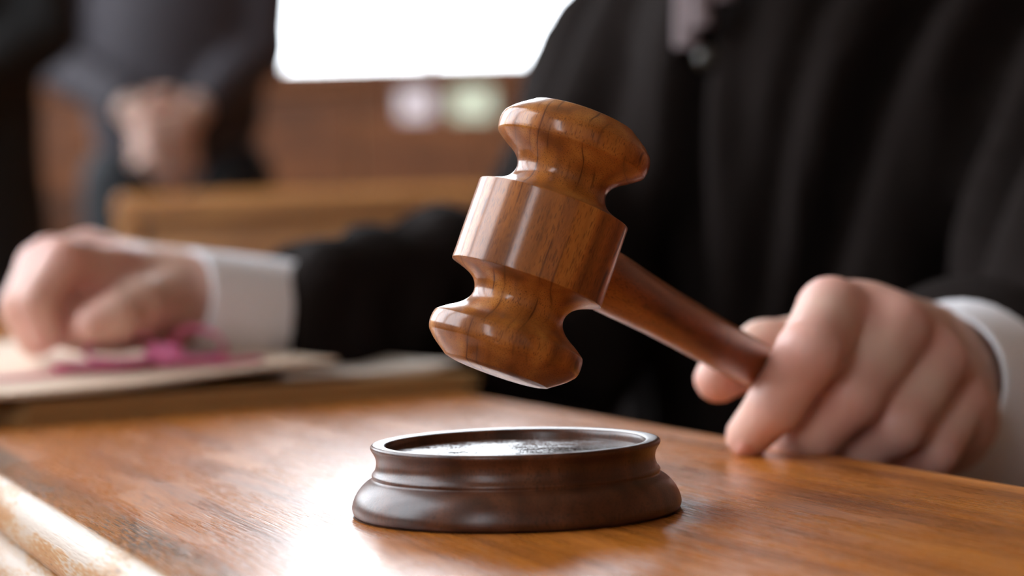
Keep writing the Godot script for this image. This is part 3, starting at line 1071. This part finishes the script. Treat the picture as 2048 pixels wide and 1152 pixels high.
	part("button", finish([field_mesh([[pix(1414, 118, 1.235) - jf * 0.002, pix(1414, 118, 1.235) + jf * 0.001, 0.007, 0.007, 0.001]], 0.0025)]), M.button, root, -org)
	# --- the chair under the robe
	var ch := thing("swivel_chair", "black swivel chair seat under the person in the robe", "chair", org)
	part("seat", finish([bar(Vector3(0, 0.43, 0), Vector3(0.46, 0.07, 0.44), 0.02)]), M.leather, ch)
	part("column", finish([tube([Vector3(0, 0.06, 0), Vector3(0, 0.40, 0)], [0.03, 0.03], 16)]), M.leather, ch)
	for k in 5:
		var a := TAU * k / 5.0 + 0.3
		part("leg", finish([tube([Vector3(0, 0.075, 0), Vector3(cos(a) * 0.27, 0.05, sin(a) * 0.27), Vector3(cos(a) * 0.28, 0.0, sin(a) * 0.28)], [0.022, 0.018, 0.02], 10)]), M.leather, ch)

# ---------------------------------------------------------------- standing people
func standing(label: String, at: Vector3, fwd: Vector3, tall: float, gown: bool, top_mat: Material) -> void:
	var up := Vector3.UP
	var side := up.cross(fwd).normalized()
	var root := thing("person", label, "person", at)
	var P := func(x: float, y: float, z: float) -> Vector3:
		return side * (x * tall) + up * (y * tall) + fwd * (z * tall)
	spots = []
	var hc: Vector3 = P.call(0, 1.70, 0.03)
	var body := head_bones(hc, fwd, side)
	body.append([P.call(0, 1.46, 0), hc - up * 0.05, 0.056, 0.054, 0.03])
	body.append([P.call(0, 1.0, 0), P.call(0, 1.40, 0), 0.10, 0.11, 0.05])
	var elbow := {-1.0: 0.188, 1.0: 0.188} if gown else {-1.0: 0.235, 1.0: 0.155}
	var fingers := []
	for s in [-1.0, 1.0]:
		body.append([P.call(s * 0.15, 1.45, 0), P.call(0, 1.40, 0), 0.05, 0.08, 0.05])
		body.append([P.call(s * 0.17, 1.44, 0), P.call(s * elbow[s], 1.17, 0.02), 0.045, 0.036, 0.02])
		body.append([P.call(s * elbow[s], 1.17, 0.02), P.call(s * 0.055, 1.055, 0.19), 0.034, 0.026, 0.02])
		body.append([P.call(s * 0.09, 0.93, 0), P.call(s * 0.09, 0.10, 0.0), 0.075, 0.04, 0.04])
		# the hands folded one over the other
		fingers.append([P.call(s * 0.055, 1.055, 0.19), P.call(s * 0.02, 1.02, 0.205 + s * 0.012), 0.026, 0.030, 0.012])
		for k in 4:
			var a: Vector3 = P.call(s * 0.022, 1.045 - k * 0.021, 0.215 + s * 0.014)
			var b: Vector3 = P.call(-s * 0.022, 1.036 - k * 0.021, 0.228 + s * 0.012)
			var c: Vector3 = P.call(-s * 0.05, 1.02 - k * 0.019, 0.208 + s * 0.006)
			fingers.append_array(chain([a, b, c], [0.0115, 0.0105, 0.0088], 0.003))
		fingers.append_array(chain([P.call(s * 0.03, 1.06, 0.20), P.call(s * 0.004, 1.075, 0.215), P.call(-s * 0.02, 1.078, 0.222)], [0.014, 0.0115, 0.009], 0.004))
	var bm := field_mesh(body, 0.011, skin_color)
	var hm := field_mesh(fingers, 0.004, skin_color)
	part("body", finish([bm, hm]), M.skin, root)
	part("hair", finish([field_mesh(hair_bones(hc, fwd, side), 0.010)]), M.hair, root)
	var cloth := []
	cloth.append([P.call(0, 1.07, 0.0), P.call(0, 1.20, 0.0), 0.162, 0.155, 0.05, fwd, 1.35])
	cloth.append([P.call(0, 1.20, 0.0), P.call(0, 1.40, 0.0), 0.155, 0.16, 0.05, fwd, 1.35])
	for s in [-1.0, 1.0]:
		cloth.append([P.call(s * 0.16, 1.45, 0), P.call(0, 1.46, 0), 0.062, 0.075, 0.03])
		cloth.append([P.call(s * 0.175, 1.44, 0), P.call(s * elbow[s], 1.17, 0.02), 0.058, 0.052, 0.025])
		cloth.append([P.call(s * elbow[s], 1.17, 0.02), P.call(s * 0.072, 1.07, 0.165), 0.050, 0.038, 0.02])
	if gown:
		cloth.append([P.call(0, 1.1, 0), P.call(0, 0.25, 0), 0.17, 0.24, 0.05, fwd, 1.3])
		part("gown", finish([field_mesh(cloth, 0.012)]), top_mat, root)
	else:
		part("jacket", finish([field_mesh(cloth, 0.010)]), top_mat, root)
		var legs := []
		for s in [-1.0, 1.0]:
			legs.append([P.call(s * 0.085, 0.93, 0), P.call(s * 0.09, 0.5, 0.01), 0.092, 0.075, 0.02])
			legs.append([P.call(s * 0.09, 0.5, 0.01), P.call(s * 0.095, 0.12, 0.0), 0.072, 0.06, 0.02])
		part("trousers", finish([field_mesh(legs, 0.012)]), M.trousers, root)
	for s in [-1.0, 1.0]:
		var f: Vector3 = P.call(s * 0.095, 0.0, 0.0)
		part("shoe", finish([field_mesh([[f + up * 0.036 - fwd * 0.05, f + up * 0.032 + fwd * 0.16, 0.036, 0.032, 0.01], [f + up * 0.05 - fwd * 0.02, f + up * 0.10 - fwd * 0.02, 0.04, 0.042, 0.02]], 0.010)]), M.leather, root)

# ---------------------------------------------------------------- folders and ribbon
# a sheet or board over a rectangle in the folder's axes; rise(u, v) lifts it, thick is its thickness
func slab(o: Vector3, e1: Vector3, e2: Vector3, w: float, l: float, rise: Callable, thick: float, nu := 24, nv := 16) -> Dictionary:
	var rings := []
	for j in nv + 1:
		var v := float(j) / nv
		var ring := PackedVector3Array()
		for i in nu + 1:
			var u := float(i) / nu
			ring.append(o + e1 * (u * w) + e2 * (v * l) + Vector3.UP * (rise.call(u, v) + thick))
		for i in nu + 1:
			var u := 1.0 - float(i) / nu
			ring.append(o + e1 * (u * w) + e2 * (v * l) + Vector3.UP * rise.call(u, v))
		rings.append(ring)
	var d := loft(rings, true, true, true)
	# flat shading at the rim: split the ring corners by plain face normals
	var v2 := PackedVector3Array()
	var n2 := PackedVector3Array()
	var i2 := PackedInt32Array()
	for t in range(0, d.i.size(), 3):
		var a: Vector3 = d.v[d.i[t]]
		var b: Vector3 = d.v[d.i[t + 1]]
		var c: Vector3 = d.v[d.i[t + 2]]
		var q := (b - a).cross(c - a).normalized()
		for p in [a, b, c]:
			i2.append(v2.size())
			v2.append(p)
			n2.append(q)
	var out := blank()
	out.v = v2
	out.n = n2
	out.i = i2
	return out

func build_folders() -> void:
	var f0 := on_level(44, 856, DY)
	var f1 := on_level(958, 786, DY)
	var e1 := (f1 - f0).normalized()
	var e2 := Vector3.UP.cross(e1).normalized()
	if e2.z > 0:
		e2 = -e2
	var wid := f0.distance_to(f1)
	var flat := func(_u: float, _v: float) -> float: return 0.0
	var up := Vector3.UP
	# two buff folders, one on the other: covers and pages
	var names := ["thick buff card folder lying directly on the bench", "buff card folder stacked upon the lowest folder"]
	for k in 2:
		var o := f0 + up * (0.0002 + k * 0.0048) + e1 * (k * 0.003) - e2 * (k * -0.002)
		var t := thing("document_folder", names[k], "folder", o)
		part("bottom_cover", finish([slab(Vector3.ZERO, e1, e2, wid, 0.30, flat, 0.0007)]), M.manila, t)
		part("pages", finish([slab(up * 0.0007 + e1 * 0.004 + e2 * 0.003, e1, e2, wid - 0.008, 0.293, flat, 0.0030)]), M.manila_pages, t)
		part("top_cover", finish([slab(up * 0.0037, e1, e2, wid, 0.30, flat, 0.0007)]), M.manila, t)
	# loose white papers curling at the end towards the judge
	var o3 := f0 + up * 0.0100 + e1 * 0.135 + e2 * 0.012
	var curl := func(u: float, v: float) -> float:
		return 0.0005 + 0.006 * (1.0 - smoothstep(0.0, 0.8, u)) * (0.3 + 0.7 * v) + 0.003 * smoothstep(0.75, 1.0, u)
	single("paper_sheaf", finish([slab(o3, e1, e2, wid - 0.138, 0.25, curl, 0.0018)]), M.paper, "white loose papers curling out from under the cream folder", "papers")
	# the cream folder on top, rising towards its back
	var o4 := f0 + up * 0.0112 - e1 * 0.045 + e2 * 0.004
	var lift := func(u: float, v: float) -> float:
		return 0.0012 + 0.0065 * smoothstep(0.3, 1.0, u) + 0.0075 * smoothstep(0.0, 0.75, v) + 0.0015 * sin(u * 5.0) * v
	var e1b := (e1 + e2 * 0.03).normalized()
	var cr := thing("document_folder", "pale cream folder tied with pink ribbon under the resting fist", "folder", o4)
	part("cover", finish([slab(Vector3.ZERO, e1b, e2, 0.205, 0.26, lift, 0.0016)]), M.cream, cr)
	var lift2 := func(u: float, v: float) -> float: return lift.call(u * 0.634, 0.22 + v * 0.05) + 0.0018
	part("tape", finish([slab(e2 * 0.057, e1b, e2, 0.13, 0.013, lift2, 0.0006)]), M.tape, cr).set_meta("label", "faded pink tape band")
	# the bow: a pink ribbon with two loops and two tails
	var c := pix(330, 712, 0.985)
	var bow := thing("ribbon_bow", "bright pink ribbon bow lying on the cream folder", "ribbon", c)
	var loops := [
		[Vector3(0, 0.002, 0), Vector3(-0.012, 0.010, -0.004), Vector3(-0.03, 0.009, 0.0), Vector3(-0.036, 0.001, 0.004), Vector3(-0.018, -0.002, 0.004), Vector3(0, 0.0, 0.0)],
		[Vector3(0, 0.002, 0), Vector3(0.010, 0.012, -0.004), Vector3(0.024, 0.009, -0.004), Vector3(0.028, 0.001, 0.002), Vector3(0.012, -0.003, 0.006), Vector3(0, 0.0, 0.0)],
		[Vector3(0, 0.0, 0), Vector3(-0.014, -0.003, 0.012), Vector3(-0.032, -0.003, 0.012), Vector3(-0.05, -0.004, 0.008)],
		[Vector3(0, 0.0, 0), Vector3(0.014, -0.001, 0.012), Vector3(0.030, -0.003, 0.010), Vector3(0.046, -0.003, 0.002)]]
	for k in loops.size():
		var rings := []
		var pth := bezier_path(loops[k], 8)
		for p in pth:
			rings.append(circle(p, Vector3(0, 0.25, 0.97), Vector3(0, -0.97, 0.25), 0.0068, 0.0009, 10))
		part("loop" if k < 2 else "tail", finish([loft(rings, true, true, true)]), M.ribbon, bow)
	part("knot", finish([field_mesh([[Vector3(-0.004, 0.001, 0.002), Vector3(0.004, 0.001, 0.002), 0.0055, 0.0055, 0.002]], 0.0018)]), M.ribbon, bow)

# ---------------------------------------------------------------- court bench and cards far behind
func build_far() -> void:
	var z := -2.6
	var a := pix(236, 390, 2.6)
	var y := a.y
	var root := thing("court_pew", "light golden wooden pew in front of the person in the grey suit", "pew", Vector3(a.x, 0, z))
	var n := 5
	var w := 0.34
	for k in n:
		part("back_panel", finish([span(Vector3(0.03 + k * w, 0.1, -0.012), Vector3(0.026 + (k + 1) * w, y - 0.035, 0.012), 0.004)]), M.pew, root)
	part("top_rail", finish([span(Vector3(0.0, y - 0.035, -0.028), Vector3(0.06 + n * w, y, 0.028), 0.008)]), M.pew, root)
	for x in [0.0, 0.03 + n * w]:
		part("end_post", finish([span(Vector3(x, 0, -0.028), Vector3(x + 0.03, y - 0.035, 0.028), 0.005)]), M.pew, root)
	part("seat", finish([span(Vector3(0.03, 0.42, -0.42), Vector3(0.03 + n * w, 0.45, -0.014), 0.006)]), M.pew, root)
	for q in [[832, 206, 0.16, 0.15, "card_lilac", "small round-cornered lilac-white card on the panelling below the window"], [945, 206, 0.2, 0.15, "card_green", "small pale green-white card on the panelling below the window"]]:
		var c := pix(q[0], q[1], -ZB - 0.03)
		c.z = ZB + 0.033
		single("wall_card", finish([bar(c, Vector3(q[2], q[3], 0.003), 0.001)]), M[q[4]], q[5], "card")

func _ready() -> void:
	# camera
	var cam := Camera3D.new()
	cam_basis = Basis(Vector3.RIGHT, deg_to_rad(-1.378)) * Basis(Vector3.BACK, deg_to_rad(-1.5))
	cam.transform = Transform3D(cam_basis, cam_pos)
	var att := CameraAttributesPhysical.new()
	att.frustum_focal_length = 87.5
	att.frustum_focus_distance = 0.57
	att.exposure_aperture = 8.2
	cam.attributes = att
	cam.fov = rad_to_deg(2.0 * atan(576.0 / F))
	cam.near = 0.05
	cam.far = 200.0
	add_child(cam)
	cam.current = true
	# sky: a bright overcast day, seen and let in through the windows
	var env := Environment.new()
	env.background_mode = Environment.BG_SKY
	var sky := Sky.new()
	var sm := ProceduralSkyMaterial.new()
	sm.sky_top_color = Color(0.93, 0.96, 1.0)
	sm.sky_horizon_color = Color(0.95, 0.98, 1.0)
	sm.ground_horizon_color = Color(0.5, 0.52, 0.48)
	sm.ground_bottom_color = Color(0.4, 0.4, 0.36)
	sky.sky_material = sm
	env.sky = sky
	env.background_energy_multiplier = 3.0
	env.tonemap_mode = Environment.TONE_MAPPER_LINEAR
	env.tonemap_exposure = 4.0
	env.sdfgi_enabled = true
	env.ssao_enabled = true
	env.ssil_enabled = true
	var we := WorldEnvironment.new()
	we.environment = env
	add_child(we)
	# frame of the bench
	var p0 := on_level(0, 950, DY)
	var p1 := on_level(330, 1152, DY)
	L = (p0 - p1).normalized()
	W = L.cross(Vector3.UP).normalized()
	O = on_level(165, 1051, DY)
	skin_noise.seed = 5
	skin_noise.frequency = 1.0
	pleat.seed = 9
	pleat.frequency = 0.02
	make_materials()
	build_room()
	build_bench()
	build_block()
	build_gavel()
	build_judge()
	standing("person in a dark grey suit standing with folded hands", pix(358, 400, 3.9) * Vector3(1, 0, 1), Vector3(0.05, 0, 1).normalized(), 1.02, false, M.suit)
	standing("person in a long black gown standing beside the grey suit", pix(-150, 400, 3.25) * Vector3(1, 0, 1), Vector3(0.1, 0, 1).normalized(), 1.0, true, M.black_cloth)
	build_folders()
	build_far()
